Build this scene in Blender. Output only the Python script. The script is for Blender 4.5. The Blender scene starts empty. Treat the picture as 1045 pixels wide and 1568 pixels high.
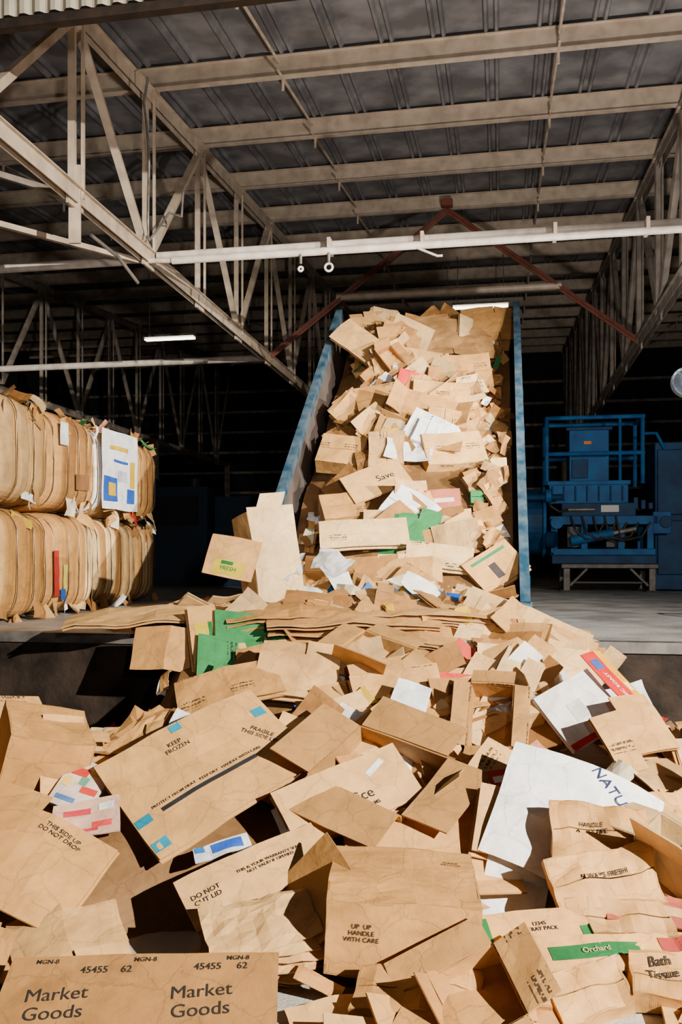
import bpy, math, random
from mathutils import Vector, Matrix, noise, Euler
from mathutils.bvhtree import BVHTree
random.seed(23)
R = random.uniform
TH = math.radians(10.3); C = math.cos(TH); S = math.sin(TH)
CAMZ = 1.85
DZ = 1.2          # dock height
DV = 6.8          # dock front edge (building depth)
def B(u, v, z): return Vector((u*C+v*S, -u*S+v*C, z))
def uv_of(x, y): return x*C-y*S, x*S+y*C
scene = bpy.context.scene
col = scene.collection

# ---------------------------------------------------------------- materials
def nodes_of(m):
    m.use_nodes = True
    nt = m.node_tree
    return nt, nt.nodes["Principled BSDF"]
def mat(name, c1, c2=None, rough=.7, metal=0., scale=4., bump=0., bscale=40., detail=6., lo=.35, hi=.65, spec=.5):
    m = bpy.data.materials.new(name); nt, p = nodes_of(m)
    p.inputs["Roughness"].default_value = rough; p.inputs["Metallic"].default_value = metal
    p.inputs["Specular IOR Level"].default_value = spec
    tc = nt.nodes.new("ShaderNodeTexCoord")
    n = nt.nodes.new("ShaderNodeTexNoise"); n.inputs["Scale"].default_value = scale; n.inputs["Detail"].default_value = detail
    nt.links.new(tc.outputs["Object"], n.inputs["Vector"])
    r = nt.nodes.new("ShaderNodeValToRGB")
    r.color_ramp.elements[0].color = (*c1, 1); r.color_ramp.elements[1].color = (*(c2 or c1), 1)
    r.color_ramp.elements[0].position = lo; r.color_ramp.elements[1].position = hi
    nt.links.new(n.outputs["Fac"], r.inputs["Fac"]); nt.links.new(r.outputs["Color"], p.inputs["Base Color"])
    if bump:
        n2 = nt.nodes.new("ShaderNodeTexNoise"); n2.inputs["Scale"].default_value = bscale
        nt.links.new(tc.outputs["Object"], n2.inputs["Vector"])
        b = nt.nodes.new("ShaderNodeBump"); b.inputs["Strength"].default_value = bump; b.inputs["Distance"].default_value = .02
        nt.links.new(n2.outputs["Fac"], b.inputs["Height"]); nt.links.new(b.outputs["Normal"], p.inputs["Normal"])
    return m

def board_mat():
    m = bpy.data.materials.new("corrugated_board"); nt, p = nodes_of(m); N = nt.nodes.new; L = nt.links.new
    p.inputs["Roughness"].default_value = .68; p.inputs["Specular IOR Level"].default_value = .3
    def at(nm):
        a = N("ShaderNodeAttribute"); a.attribute_name = nm; return a
    def mth(op, a, b=None, c=None):
        n = N("ShaderNodeMath"); n.operation = op
        for i, x in enumerate((a, b, c)):
            if x is None: continue
            if isinstance(x, (int, float)): n.inputs[i].default_value = x
            else: L(x, n.inputs[i])
        return n.outputs[0]
    def vm(op, a, b=None):
        n = N("ShaderNodeVectorMath"); n.operation = op; L(a, n.inputs[0])
        if b is not None:
            if isinstance(b, tuple): n.inputs[1].default_value = b
            else: L(b, n.inputs[1])
        return n.outputs[0]
    def rng(s, a, b, c, d):
        mr = N("ShaderNodeMapRange"); mr.inputs[1].default_value = a; mr.inputs[2].default_value = b; mr.inputs[3].default_value = c; mr.inputs[4].default_value = d; L(s, mr.inputs[0]); return mr.outputs[0]
    ac = at("Col"); au = at("puv"); ap = at("prt")
    P = vm('MULTIPLY', au.outputs["Vector"], (3.1, 3.9, 1))
    cell = vm('FLOOR', P); loc = vm('FRACTION', P)
    wn = N("ShaderNodeTexWhiteNoise"); wn.noise_dimensions = '3D'; L(cell, wn.inputs["Vector"])
    on = mth('GREATER_THAN', wn.outputs["Value"], .62)
    sp = N("ShaderNodeSeparateXYZ"); L(loc, sp.inputs[0])
    bx = mth('MULTIPLY', mth('GREATER_THAN', sp.outputs[0], .2), mth('LESS_THAN', sp.outputs[0], .7))
    by = mth('MULTIPLY', mth('GREATER_THAN', sp.outputs[1], .35), mth('LESS_THAN', sp.outputs[1], .62))
    q = vm('FLOOR', vm('MULTIPLY', loc, (46., 24., 1.)))
    wn2 = N("ShaderNodeTexWhiteNoise"); wn2.noise_dimensions = '3D'; L(vm('ADD', q, cell), wn2.inputs["Vector"])
    ch = mth('GREATER_THAN', wn2.outputs["Value"], .38)
    ln = mth('GREATER_THAN', mth('FRACT', mth('MULTIPLY', sp.outputs[1], 8.)), .45)
    mk = mth('MULTIPLY', mth('MULTIPLY', on, bx), mth('MULTIPLY', by, mth('MULTIPLY', ch, ln)))
    mk = mth('MULTIPLY', mk, ap.outputs["Fac"])
    no = N("ShaderNodeTexNoise"); no.inputs["Scale"].default_value = 5.; no.inputs["Detail"].default_value = 9; no.inputs["Roughness"].default_value = .7
    L(au.outputs["Vector"], no.inputs["Vector"])
    st = N("ShaderNodeTexNoise"); st.inputs["Scale"].default_value = 2.3; st.inputs["Detail"].default_value = 5; st.inputs["Distortion"].default_value = 1.
    L(au.outputs["Vector"], st.inputs["Vector"])
    vo = N("ShaderNodeTexVoronoi"); vo.feature = 'DISTANCE_TO_EDGE'; vo.inputs["Scale"].default_value = 4.5
    wv = vm('ADD', au.outputs["Vector"], vm('MULTIPLY', no.outputs["Color"], (.16, .16, 0.)))
    L(wv, vo.inputs["Vector"])
    cr = rng(vo.outputs["Distance"], .0, .02, 1., 0.)
    val = mth('MULTIPLY', rng(no.outputs["Fac"], .3, .7, .74, 1.16), rng(st.outputs["Fac"], .34, .46, .78, 1.0))
    val = mth('MULTIPLY', val, mth('SUBTRACT', 1., mth('MULTIPLY', cr, .10)))
    sc = N("ShaderNodeVectorMath"); sc.operation = 'SCALE'; L(ac.outputs["Color"], sc.inputs[0]); L(val, sc.inputs["Scale"])
    mx = N("ShaderNodeMix"); mx.data_type = 'RGBA'; L(mth('MULTIPLY', mk, .88), mx.inputs[0]); L(sc.outputs[0], mx.inputs[6]); mx.inputs[7].default_value = (.02, .012, .008, 1)
    L(mx.outputs[2], p.inputs["Base Color"])
    spu = N("ShaderNodeSeparateXYZ"); L(au.outputs["Vector"], spu.inputs[0])
    fl = mth('SINE', mth('MULTIPLY', spu.outputs[0], 780.))
    n3 = N("ShaderNodeTexNoise"); n3.inputs["Scale"].default_value = 7.; n3.inputs["Detail"].default_value = 4; n3.inputs["Distortion"].default_value = .4
    L(au.outputs["Vector"], n3.inputs["Vector"])
    hh = mth('ADD', mth('MULTIPLY', fl, .008), mth('MULTIPLY', n3.outputs["Fac"], .7))
    hh = mth('SUBTRACT', hh, mth('MULTIPLY', cr, .14))
    b = N("ShaderNodeBump"); b.inputs["Strength"].default_value = .45; b.inputs["Distance"].default_value = .025
    L(hh, b.inputs["Height"]); L(b.outputs["Normal"], p.inputs["Normal"])
    return m
BOARD = board_mat()
INK = mat("print_ink", (.010, .007, .006), rough=.85)
INKB = mat("marker_ink", (.01, .015, .08), rough=.8)
PURPLE = mat("purple_ink", (.10, .025, .15), rough=.8)
STEEL = mat("beige_painted_steel", (.56, .45, .34), (.40, .31, .23), rough=.5, scale=6)
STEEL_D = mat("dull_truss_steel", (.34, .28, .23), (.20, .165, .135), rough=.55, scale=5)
PIPE = mat("white_painted_pipe", (.76, .68, .60), (.56, .47, .40), rough=.4, scale=7)
RUST = mat("red_oxide_steel", (.22, .06, .035), (.14, .045, .028), rough=.6, scale=8)
DECK = mat("grey_roof_deck", (.12, .117, .125), (.27, .262, .27), rough=.5, metal=.15, scale=2.2, detail=12, lo=.4, hi=.68)
CONC = mat("dock_concrete", (.20, .195, .19), (.44, .42, .40), rough=.5, scale=2.2, detail=12, bump=.25, bscale=30)
FLOORM = mat("yard_concrete", (.32, .30, .27), (.48, .45, .41), rough=.85, scale=3, detail=12, bump=.3, bscale=60)
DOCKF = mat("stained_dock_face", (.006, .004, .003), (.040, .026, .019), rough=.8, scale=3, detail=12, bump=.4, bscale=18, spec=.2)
EDGE = mat("dock_edge_steel", (.16, .145, .135), (.06, .055, .05), rough=.5, metal=.3, scale=6)
WALLM = mat("dark_siding", (.008, .008, .010), (.016, .016, .018), rough=.8, scale=1)
BLUE = mat("blue_machine_paint", (.001, .055, .20), (.006, .115, .31), rough=.55, scale=3.5, detail=8, spec=.2)
BLUE_D = mat("dark_blue_paint", (.001, .022, .075), (.003, .048, .13), rough=.55, scale=3, detail=8, spec=.2)
BLUE_R = mat("worn_blue_rim_paint", (.010, .045, .085), (.075, .115, .15), rough=.6, scale=7, detail=10, spec=.25)
INNER = mat("scuffed_steel_lining", (.20, .16, .15), (.36, .30, .27), rough=.3, metal=.6, scale=2, detail=8)
DARKM = mat("black_rubber", (.02, .02, .022), rough=.5)
GALV = mat("galvanised_steel", (.26, .23, .20), (.14, .125, .11), rough=.4, metal=.5, scale=10)
TBL = mat("grimy_table_steel", (.10, .09, .08), (.05, .045, .04), rough=.5, metal=.4, scale=10)
CORR = mat("cream_cladding", (.55, .50, .38), (.42, .37, .28), rough=.6, scale=4)
WIRE = mat("baling_wire", (.12, .09, .06), rough=.4, metal=.7)
def emis(name, c, s):
    m = bpy.data.materials.new(name); nt, p = nodes_of(m)
    p.inputs["Emission Color"].default_value = (*c, 1); p.inputs["Emission Strength"].default_value = s
    return m
TUBE = emis("fluorescent_tube_glow", (1, .90, .66), 7)
def film():
    m = bpy.data.materials.new("clear_plastic_film"); nt, p = nodes_of(m)
    n = nt.nodes.new("ShaderNodeTexNoise"); n.inputs["Scale"].default_value = 14
    r = nt.nodes.new("ShaderNodeMapRange"); r.inputs[3].default_value = .15; r.inputs[4].default_value = .65
    nt.links.new(n.outputs["Fac"], r.inputs[0]); nt.links.new(r.outputs[0], p.inputs["Alpha"])
    p.inputs["Base Color"].default_value = (.7, .72, .75, 1); p.inputs["Roughness"].default_value = .15
    return m
FILM = film()

# ---------------------------------------------------------------- mesh builder
class MB:
    def __init__(s):
        s.v = []; s.f = []; s.c = []; s.p = []; s.r = []; s.m = []; s.mats = []; s.kink = None
    def mi(s, m):
        if m not in s.mats: s.mats.append(m)
        return s.mats.index(m)
    def add(s, vs, fs, c=(.5, .5, .5), m=None):
        b = len(s.v); s.v += [tuple(x) for x in vs]; s.f += [tuple(b+i for i in f) for f in fs]
        s.c += [c]*len(vs); s.p += [(x[0], x[1], x[2]) for x in vs]; s.r += [0.]*len(vs)
        s.m += [s.mi(m)]*len(fs)
    def box(s, M, lo, hi, m, c=(.5, .5, .5)):
        vs = [M @ Vector((x, y, z)) for z in (lo[2], hi[2]) for y in (lo[1], hi[1]) for x in (lo[0], hi[0])]
        s.add(vs, [(0, 2, 3, 1), (4, 5, 7, 6), (0, 1, 5, 4), (2, 6, 7, 3), (0, 4, 6, 2), (1, 3, 7, 5)], c, m)
    def beam(s, a, b, w, h, m, up=Vector((0, 0, 1)), off=(0, 0)):
        a = Vector(a); b = Vector(b); d = (b-a); l = d.length; d.normalize()
        x = d.cross(up)
        if x.length < 1e-4: x = Vector((1, 0, 0))
        x.normalize(); z = x.cross(d)
        M = Matrix(((x.x, d.x, z.x, a.x), (x.y, d.y, z.y, a.y), (x.z, d.z, z.z, a.z), (0, 0, 0, 1)))
        s.box(M, (-w/2+off[0], 0, -h/2+off[1]), (w/2+off[0], l, h/2+off[1]), m)
    def chan(s, a, b, w, h, m, t=.012):
        s.beam(a, b, t, h, m); s.beam(a, b, w, t, m, off=(0, h/2)); s.beam(a, b, w, t, m, off=(0, -h/2))
    def tube(s, pts, r, m, n=10, cap=True):
        pts = [Vector(p) for p in pts]
        vs = []; fs = []
        for i, p in enumerate(pts):
            d = (pts[min(i+1, len(pts)-1)]-pts[max(i-1, 0)]).normalized()
            x = d.cross(Vector((0, 0, 1)))
            if x.length < 1e-3: x = Vector((1, 0, 0))
            x.normalize(); y = d.cross(x)
            for k in range(n):
                a = 2*math.pi*k/n
                vs.append(p+x*math.cos(a)*r+y*math.sin(a)*r)
        for i in range(len(pts)-1):
            for k in range(n):
                fs.append((i*n+k, i*n+(k+1) % n, (i+1)*n+(k+1) % n, (i+1)*n+k))
        if cap:
            fs.append(tuple(range(n))[::-1]); fs.append(tuple((len(pts)-1)*n+k for k in range(n)))
        s.add(vs, fs, m=m)
    def panel(s, M, O, A, Bv, nx, ny, th, c, prt, uvo, amp=0., freq=4., curl=(0, 0), m=None, paper=False):
        O = Vector(O); A = Vector(A); Bv = Vector(Bv); N = A.cross(Bv).normalized()
        la = A.length; lb = Bv.length; b = len(s.v); kk = s.kink
        zx = M.col[2].to_3d(); hi = .4 if paper else .14
        for lay in (0, 1):
            for j in range(ny+1):
                for i in range(nx+1):
                    a = i/nx; t = j/ny
                    q = O+A*a+Bv*t+N*(curl[0]*4*a*(1-a)*la+curl[1]*4*t*(1-t)*lb)-N*(th*lay)
                    if kk:
                        for (kx, ky, ko, ks) in kk: q.z += ks*max(0., q.x*kx+q.y*ky-ko)
                    w = M @ q
                    if amp:
                        nz = noise.noise_vector(w*freq*.7)*amp+noise.noise_vector(w*freq*2.7)*amp*hi
                        if amp > .01: nz = nz+zx*((abs(noise.noise(w*5.))-.25)*amp*(1.1 if paper else .8))
                        w = w+nz
                    s.v.append(tuple(w)); s.c.append(c if lay == 0 else tuple(k*.80 for k in c))
                    s.p.append((uvo[0]+O.x+a*la, uvo[1]+O.y+t*lb, uvo[2]+lay*3.)); s.r.append(prt)
        W = nx+1; K = W*(ny+1); mi = s.mi(m or BOARD)
        F = []
        for j in range(ny):
            for i in range(nx):
                k = b+j*W+i
                F.append((k, k+1, k+W+1, k+W)); F.append((k+K, k+K+W, k+K+W+1, k+K+1))
        for i in range(nx):
            k = b+i; F.append((k, k+K, k+K+1, k+1)); k = b+ny*W+i; F.append((k, k+1, k+K+1, k+K))
        for j in range(ny):
            k = b+j*W; F.append((k, k+W, k+W+K, k+K)); k = b+j*W+nx; F.append((k, k+K, k+K+W, k+W))
        s.f += F; s.m += [mi]*len(F)
    def obj(s, name, parent=None, smooth=False):
        me = bpy.data.meshes.new(name); me.from_pydata(s.v, [], s.f)
        for m in s.mats: me.materials.append(m)
        me.polygons.foreach_set("material_index", s.m)
        a = me.color_attributes.new("Col", 'FLOAT_COLOR', 'POINT'); fl = []
        for c in s.c: fl += [c[0], c[1], c[2], 1.]
        a.data.foreach_set("color", fl)
        a = me.attributes.new("puv", 'FLOAT_VECTOR', 'POINT'); a.data.foreach_set("vector", [k for p in s.p for k in p])
        a = me.attributes.new("prt", 'FLOAT', 'POINT'); a.data.foreach_set("value", s.r)
        if smooth: me.polygons.foreach_set("use_smooth", [True]*len(me.polygons))
        me.update(); o = bpy.data.objects.new(name, me); col.objects.link(o)
        if parent: o.parent = parent
        return o
def empty(name, loc=(0, 0, 0)):
    e = bpy.data.objects.new(name, None); e.location = loc; col.objects.link(e); return e
BM = Matrix.Rotation(-TH, 4, 'Z')   # building frame -> world

# ---------------------------------------------------------------- cardboard pieces
TH_ = .009
TANS = [(.54, .270, .078), (.62, .330, .105), (.41, .190, .052), (.66, .385, .145), (.58, .300, .092), (.31, .138, .036), (.64, .395, .165), (.50, .245, .070), (.72, .48, .22), (.56, .285, .085), (.44, .205, .058), (.36, .165, .046)]
def tan():
    c = random.choice(TANS); k = R(.76, 1.10); return tuple(x*k for x in c)
ODD = [(.80, .78, .76), (.74, .70, .66), (.82, .82, .84), (.02, .10, .42), (.65, .42, .02), (.52, .03, .02), (.03, .20, .06), (.62, .25, .16), (.66, .58, .40), (.78, .78, .8)]
BRIGHT = [(.02, .10, .45), (.70, .44, .02), (.52, .02, .015), (.02, .20, .05), (.80, .79, .78), (.01, .28, .42), (.60, .08, .03), (.04, .035, .035)]
def pcol(odd=.10):
    return random.choice(ODD) if random.random() < odd else tan()
def uvr(): return (R(0, 50), R(0, 50), R(0, 50))
def newkink(mb, k=.3):
    mb.kink = []
    for _ in range(random.choice((0, 1, 1, 2, 2))):
        a = R(0, 6.283); mb.kink.append((math.cos(a), math.sin(a), R(.0, .14), R(-k, k)))

def flat_carton(mb, M, w, h, c, prt=1., amp=.012, fold=None, flaps=None, layers=1, th=TH_, res=3, curl=None, gfx=False):
    uo = uvr(); s = R(.35, .65)*w; x0 = -w/2+s
    fa = R(-.25, .25) if fold is None else fold; fb = R(-.2, .2) if fold is None else fold
    if gfx: fa = fb = 0.; curl = (0, 0)
    flaps = R(.12, .36)*h if flaps is None else flaps
    dl = Vector((math.cos(fa), 0, math.sin(fa))); dr = Vector((math.cos(fb), 0, -math.sin(fb)))
    cu = (R(-.05, .05), R(-.04, .04)) if curl is None else curl
    for L in range(layers):
        dz = Vector((R(-.01, .01), R(-.02, .02), -L*R(.018, .045))) if L else Vector((0, 0, 0))
        for (O, d, l) in ((Vector((x0, -h/2, 0))-dl*s, dl, s), (Vector((x0, -h/2, 0)), dr, w-s)):
            O = O+dz
            mb.panel(M, O, d*l, Vector((0, h, 0)), res, res, th, c, prt if L == 0 else 0, uo, amp, 4, cu if amp > .004 else (0, 0))
            if flaps > .02 and L == 0:
                g = .006
                for sgn in (1, -1):
                    if random.random() < .78:
                        f = R(-1.3, .8) if random.random() < .5 else R(-.25, .2)
                        fd = Vector((0, math.cos(f)*flaps, math.sin(f)*flaps))
                        if sgn == 1: mb.panel(M, O+Vector((0, h, 0))+d*g, d*(l-2*g), fd, 2, 2, th, c, prt, uo, amp, 4)
                        else:
                            fd = Vector((0, fd.y, -fd.z)); mb.panel(M, O-fd+d*g, d*(l-2*g), fd, 2, 2, th, c, prt, uo, amp, 4)
    if gfx:
        for k in range(random.choice((1, 2, 3))):
            gw = R(.12, .45)*w; gh = R(.12, .40)*h; gx = R(-w/2, w/2-gw); gy = R(-h/2, h/2-gh)
            mb.panel(M, (gx, gy, .004+.002*k), (gw, 0, 0), (0, gh, 0), 4, 4, .001, random.choice(BRIGHT), 0, uo, amp, 4)
def scrap(mb, M, w, h, c, amp=.02, prt=0., m=None):
    n = 3
    mb.panel(M, (-w/2, -h/2, 0), (w, 0, 0), (0, h, 0), n, n, .004, c, prt, uvr(), amp, 7, (R(-.12, .12), R(-.1, .1)), m=m)
def open_box(mb, M, w, d, h, c, prt=1., amp=.01, shear=0., flap=None, th=TH_, top=True, bottom=True):
    uo = uvr(); flap = d*.45 if flap is None else flap
    sh = Vector((shear*h, 0, h))
    P = [Vector((-w/2, -d/2, 0)), Vector((w/2, -d/2, 0)), Vector((w/2, d/2, 0)), Vector((-w/2, d/2, 0))]
    for i in range(4):
        a = P[i]; b = P[(i+1) % 4]; e = b-a
        mb.panel(M, a, e, sh, 3, 3, th, c, prt, uo, amp, 4)
        n = e.cross(Vector((0, 0, 1))).normalized()
        if top:
            f = R(-.3, 1.2); fd = (sh.normalized()*math.sin(f)+n*math.cos(f))*flap
            mb.panel(M, a+sh+e*.02, e*.96, fd, 2, 1, th, c, prt, uo, amp, 4)
    if bottom: mb.panel(M, P[0], P[1]-P[0], P[3]-P[0], 2, 2, th, c, 0, uo, amp, 4)
def closed_box(mb, M, w, d, h, c, prt=1., amp=.012, th=TH_, res=4, paper=False):
    uo = uvr()
    x, y = w/2, d/2
    for O, A, Bv in (((-x, -y, 0), (w, 0, 0), (0, 0, h)), ((x, -y, 0), (0, d, 0), (0, 0, h)), ((x, y, 0), (-w, 0, 0), (0, 0, h)),
                     ((-x, y, 0), (0, -d, 0), (0, 0, h)), ((-x, -y, h), (w, 0, 0), (0, d/2-.003, 0)), ((-x, .003, h), (w, 0, 0), (0, d/2-.003, 0)), ((-x, -y, 0), (0, d, 0), (w, 0, 0))):
        mb.panel(M, O, A, Bv, res, res, th, c, prt, uo, amp, 3.2, paper=paper)
def orient(p, n, spin):
    n = n.normalized(); x = Vector((1, 0, 0))-n*n.x
    if x.length < .05: x = Vector((0, 1, 0))-n*n.y
    x.normalize(); y = n.cross(x)
    Q = Matrix(((x.x, y.x, n.x, p[0]), (x.y, y.y, n.y, p[1]), (x.z, y.z, n.z, p[2]), (0, 0, 0, 1)))
    return Q @ Matrix.Rotation(spin, 4, 'Z')
def pose(x, y, z, tilt, spin=0, lean=0, yaw=0):
    r = math.radians
    return Matrix.Translation((x, y, z)) @ Matrix.Rotation(r(yaw), 4, 'Z') @ Matrix.Rotation(r(lean), 4, 'Y') @ Matrix.Rotation(r(tilt), 4, 'X') @ Matrix.Rotation(r(spin), 4, 'Z')

def sm(a, b, x):
    t = max(0, min(1, (x-a)/(b-a))); return t*t*(3-2*t)
UL, UR = -2.2, .17      # container side walls
def cargo(u, v):
    z = CAMZ-.46+.81*(v-7.5)
    z -= .42*sm(-1.55, -2.05, u)
    z -= .30*sm(-.7, -.1, u)*sm(9.0, 10.5, v)
    z += .18*noise.noise(Vector((u*1.6, v*1.6, 3)))
    return min(z, CAMZ+3.05)
def hp(x, y):
    u, v = uv_of(x, y); t = y-3.5
    h = .04+.355*t+.13*noise.noise(Vector((x*1.3, y*1.3, 0)))
    k = sm(5.2, 6.1, y)
    if h > .38: h = h-k*(h-.38)*sm(-1.15, -1.65, x)
    if h > .62: h = h-k*(h-.62)*sm(1.4, 1.95, x)
    h -= .36*math.exp(-(((x+.78)/.42)**2+((y-4.12)/.32)**2))
    h = max(h, .02)
    e = sm(DV-.25, DV+.1, v)
    if e > 0:
        mound = .27*math.exp(-((u+1.3)/1.6)**4)*(1-sm(8.2, 9.6, v)) if not (UL < u < UR) else .27
        hd = DZ+mound+.05*noise.noise(Vector((x, y, 9)))
        if UL+.05 < u < UR-.05 and v > 7.5: hd = max(hd, cargo(u, v))
        h = h*(1-e)+hd*e
    return h
def pn(x, y):
    e = .15
    return Vector((hp(x-e, y)-hp(x+e, y), hp(x, y-e)-hp(x, y+e), 2*e)).normalized()

heroes = []
def blocked(p, k=1.):
    for h in heroes:
        dx = p[0]-h[0]; dy = (p[1]-h[1])
        if dy < 0: dy *= .7
        if math.hypot(dx, dy) < h[3]*k and abs(p[2]-h[2]) < .9: return True
    return False

def hero(name, M, fn, r=.3):
    mb = MB(); fn(mb, M)
    loc = M.translation.copy()
    o = mb.obj(name); o.data.transform(Matrix.Translation(-loc)); o.location = loc
    heroes.append((loc.x, loc.y, loc.z, r)); return o
def label(parent, M, txt, size, x, y, rot=0, m=INK, off=.003):
    """print flat text onto the actual board surface of its parent"""
    cu = bpy.data.curves.new("t", 'FONT'); cu.body = txt; cu.size = size; cu.align_x = 'CENTER'; cu.align_y = 'CENTER'; cu.resolution_u = 3; cu.offset = .0 if size > .05 else size*.012
    o = bpy.data.objects.new("t", cu); col.objects.link(o)
    dg = bpy.context.evaluated_depsgraph_get(); me = bpy.data.meshes.new_from_object(o.evaluated_get(dg)); me.name = "printed_text"
    bpy.data.objects.remove(o)
    Q = Matrix.Translation(-parent.location) @ M @ Matrix.Translation((x, y, 0)) @ Matrix.Rotation(math.radians(rot), 4, 'Z')
    bv = BVHTree.FromPolygons([v.co for v in parent.data.vertices], [tuple(p.vertices) for p in parent.data.polygons])
    n = Q.col[2].to_3d().normalized()
    for v in me.vertices:
        p = Q @ v.co; h = bv.ray_cast(p+n*.25, -n, .5)
        v.co = (h[0] if h[0] is not None else p)+n*off
    me.materials.clear(); me.materials.append(m)
    t = bpy.data.objects.new("printed_text", me); col.objects.link(t); t.parent = parent
def patch(mb, M, x, y, w, h, c, z=.0, rot=0):
    Q = M @ Matrix.Translation((x, y, z)) @ Matrix.Rotation(math.radians(rot), 4, 'Z')
    bv = BVHTree.FromPolygons([Vector(v) for v in mb.v], mb.f); n = Q.col[2].to_3d().normalized()
    K = 6; vs = []
    for j in range(K+1):
        for i in range(K+1):
            p = Q @ Vector((-w/2+w*i/K, -h/2+h*j/K, 0)); hh = bv.ray_cast(p+n*.2, -n, .4)
            vs.append((hh[0] if hh[0] is not None else p)+n*.0025)
    mb.add(vs, [(j*(K+1)+i, j*(K+1)+i+1, (j+1)*(K+1)+i+1, (j+1)*(K+1)+i) for j in range(K) for i in range(K)], c, BOARD)
def flatfn(w, h, c, patches=(), flaps=.0, amp=.003, fold=.0, layers=2, prt=0., curl=(0, 0), res=5, kink=None):
    def fn(mb, M):
        mb.kink = kink
        flat_carton(mb, M, w, h, c, prt, amp, fold, flaps, layers, res=res, curl=curl)
        mb.kink = None
        for p in patches: patch(mb, M, *p)
    return fn
T1, T2, T3, T4 = (.60, .315, .100), (.64, .36, .13), (.50, .25, .072), (.70, .47, .21)
CY = (.004, .22, .34)
# striped carton with teal tape
M = pose(-.74, 4.92, .70, 34, 36, -4)
o = hero("flattened_carton", M, flatfn(1.04, .76, T1, [(-.06, -.12, .60, .03, (.02, .02, .022)), (-.47, -.12, .09, .06, CY), (-.47, -.31, .09, .07, CY), (.45, .18, .08, .07, CY), (-.02, .35, .07, .08, CY), (.45, -.30, .07, .06, CY)], fold=.05, amp=.014, kink=[(0, 1, .05, .10), (1, 0, .25, -.12)]), .54)
label(o, M, "PROTECT FROM HEAT   KEEP DRY   HANDLE WITH CARE", .027, -.05, -.075); label(o, M, "FRAGILE\nTHIS SIDE UP", .04, .36, .02, -60); label(o, M, "KEEP\nFROZEN", .04, -.08, .22)
M = pose(-1.14, 5.25, .62, 26, 30, -4)
hero("flattened_carton", M, flatfn(.6, .5, T2, fold=.06, layers=1, amp=.03), .3)
# office carton
M = pose(.04, 4.66, .60, 42, 30, 4)
o = hero("flattened_carton", M, flatfn(.74, .36, T2, [(.20, .08, .13, .035, (.80, .76, .7), 0, 25)], flaps=.0, fold=.02, amp=.008), .38)
label(o, M, "Office", .085, .02, -.05); label(o, M, "PAPER 10 REAMS", .03, .02, -.115)
# big box bottom centre
M = pose(.27, 3.98, .09, 3, 0, 2, -4)
o = hero("dented_carton_box", M, lambda mb, M: (closed_box(mb, M, .66, .62, .33, T3, 0, .022, res=7)), .36)
o2M = M @ Matrix.Translation((0, -.31, .17)) @ Matrix.Rotation(math.radians(90), 4, 'X')
label(o, o2M, "UP  UP\nHANDLE\nWITH CARE", .028, -.17, .03); label(o, o2M, "MADE IN USA\n100% RECYCLED", .016, .13, -.05)
label(o, M @ Matrix.Translation((0, 0, .33)), "PLEASE\nRECYCLE", .022, .22, .16)
M = pose(-.10, 4.0, .34, 25, 5, -42)
hero("cardboard_flap", M, flatfn(.34, .5, T3, fold=.0, layers=1, amp=.01), .2)
M = pose(.44, 4.40, .42, 32, 4)
hero("flattened_carton", M, flatfn(.84, .46, T1, fold=.06, layers=2, amp=.014, flaps=.12), .36)
# white sheets
M = pose(1.19, 4.42, .50, 48, -20, 6)
def wsheet(mb, M):
    mb.panel(M, (-.42, -.36, 0), (.80, 0, 0), (0, .68, 0), 10, 10, .004, (.88, .87, .86), 0, uvr(), .025, 2.4, (.07, .04))
    mb.panel(M @ pose(.30, -.05, -.05, 0, -16), (-.34, -.33, 0), (.62, 0, 0), (0, .54, 0), 10, 10, .004, (.80, .81, .83), 0, uvr(), .02, 2.6, (.03, -.04))
    mb.panel(M @ pose(-.20, -.32, -.05, 0, 8), (-.16, -.30, 0), (.3, 0, 0), (0, .56, 0), 8, 8, .004, (.78, .79, .81), 0, uvr(), .02, 2.6, (.03, .04))
o = hero("white_paper_sheet", M, wsheet, .5)
label(o, M, "NATURE", .085, .12, .20, -40, INKB, .008)
# brown crushed cartons on top of it
M = pose(1.22, 4.10, .42, 44, -4)
def bag(mb, M):
    closed_box(mb, M @ Matrix.Translation((.0, .13, -.05)), .46, .28, .08, T3, 0, .05, res=10, paper=True)
    closed_box(mb, M @ pose(.0, -.10, -.03, 0, 12), .50, .26, .09, T1, 0, .05, res=10, paper=True)
    closed_box(mb, M @ pose(.02, -.27, -.02, 0, 5), .44, .16, .08, (.48, .25, .08), 0, .045, res=9, paper=True)
o = hero("crushed_paper_carton", M, bag, .42)
label(o, M, "HANDLE\nWITH CARE", .028, -.04, .16, off=.006); label(o, M, "ALWAYS FRESH", .032, -.02, -.08, 12, off=.006)
# coffee carton (white, red, yellow)
M = pose(1.50, 5.50, .90, 52, 22, -8)
o = hero("printed_coffee_carton", M, flatfn(.42, .42, (.80, .78, .76), [(.0, -.19, .42, .045, (.56, .02, .012)), (-.02, .0, .1, .13, (.62, .61, .60))], fold=.03, amp=.006), .40)
mb = MB(); Q = M @ pose(.28, .03, .02, 0, 4, 30); mb.panel(Q, (-.07, -.24, 0), (.14, 0, 0), (0, .50, 0), 3, 6, .006, (.54, .015, .010), 0, uvr(), .01)
mb.panel(Q, (.07, -.24, 0), (.09, 0, -.02), (0, .5, 0), 3, 6, .006, (.75, .34, .01), 0, uvr(), .01); patch(mb, Q, .0, .16, .08, .08, (.05, .12, .40)); patch(mb, Q, .10, -.05, .05, .07, (.8, .7, .5))
k = mb.obj("side_panel"); label(k, Q, "CLASSIC ROAST", .042, .0, -.06, 90, mat("white_ink", (.8, .8, .8)))
k.location = -o.location; k.parent = o
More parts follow.
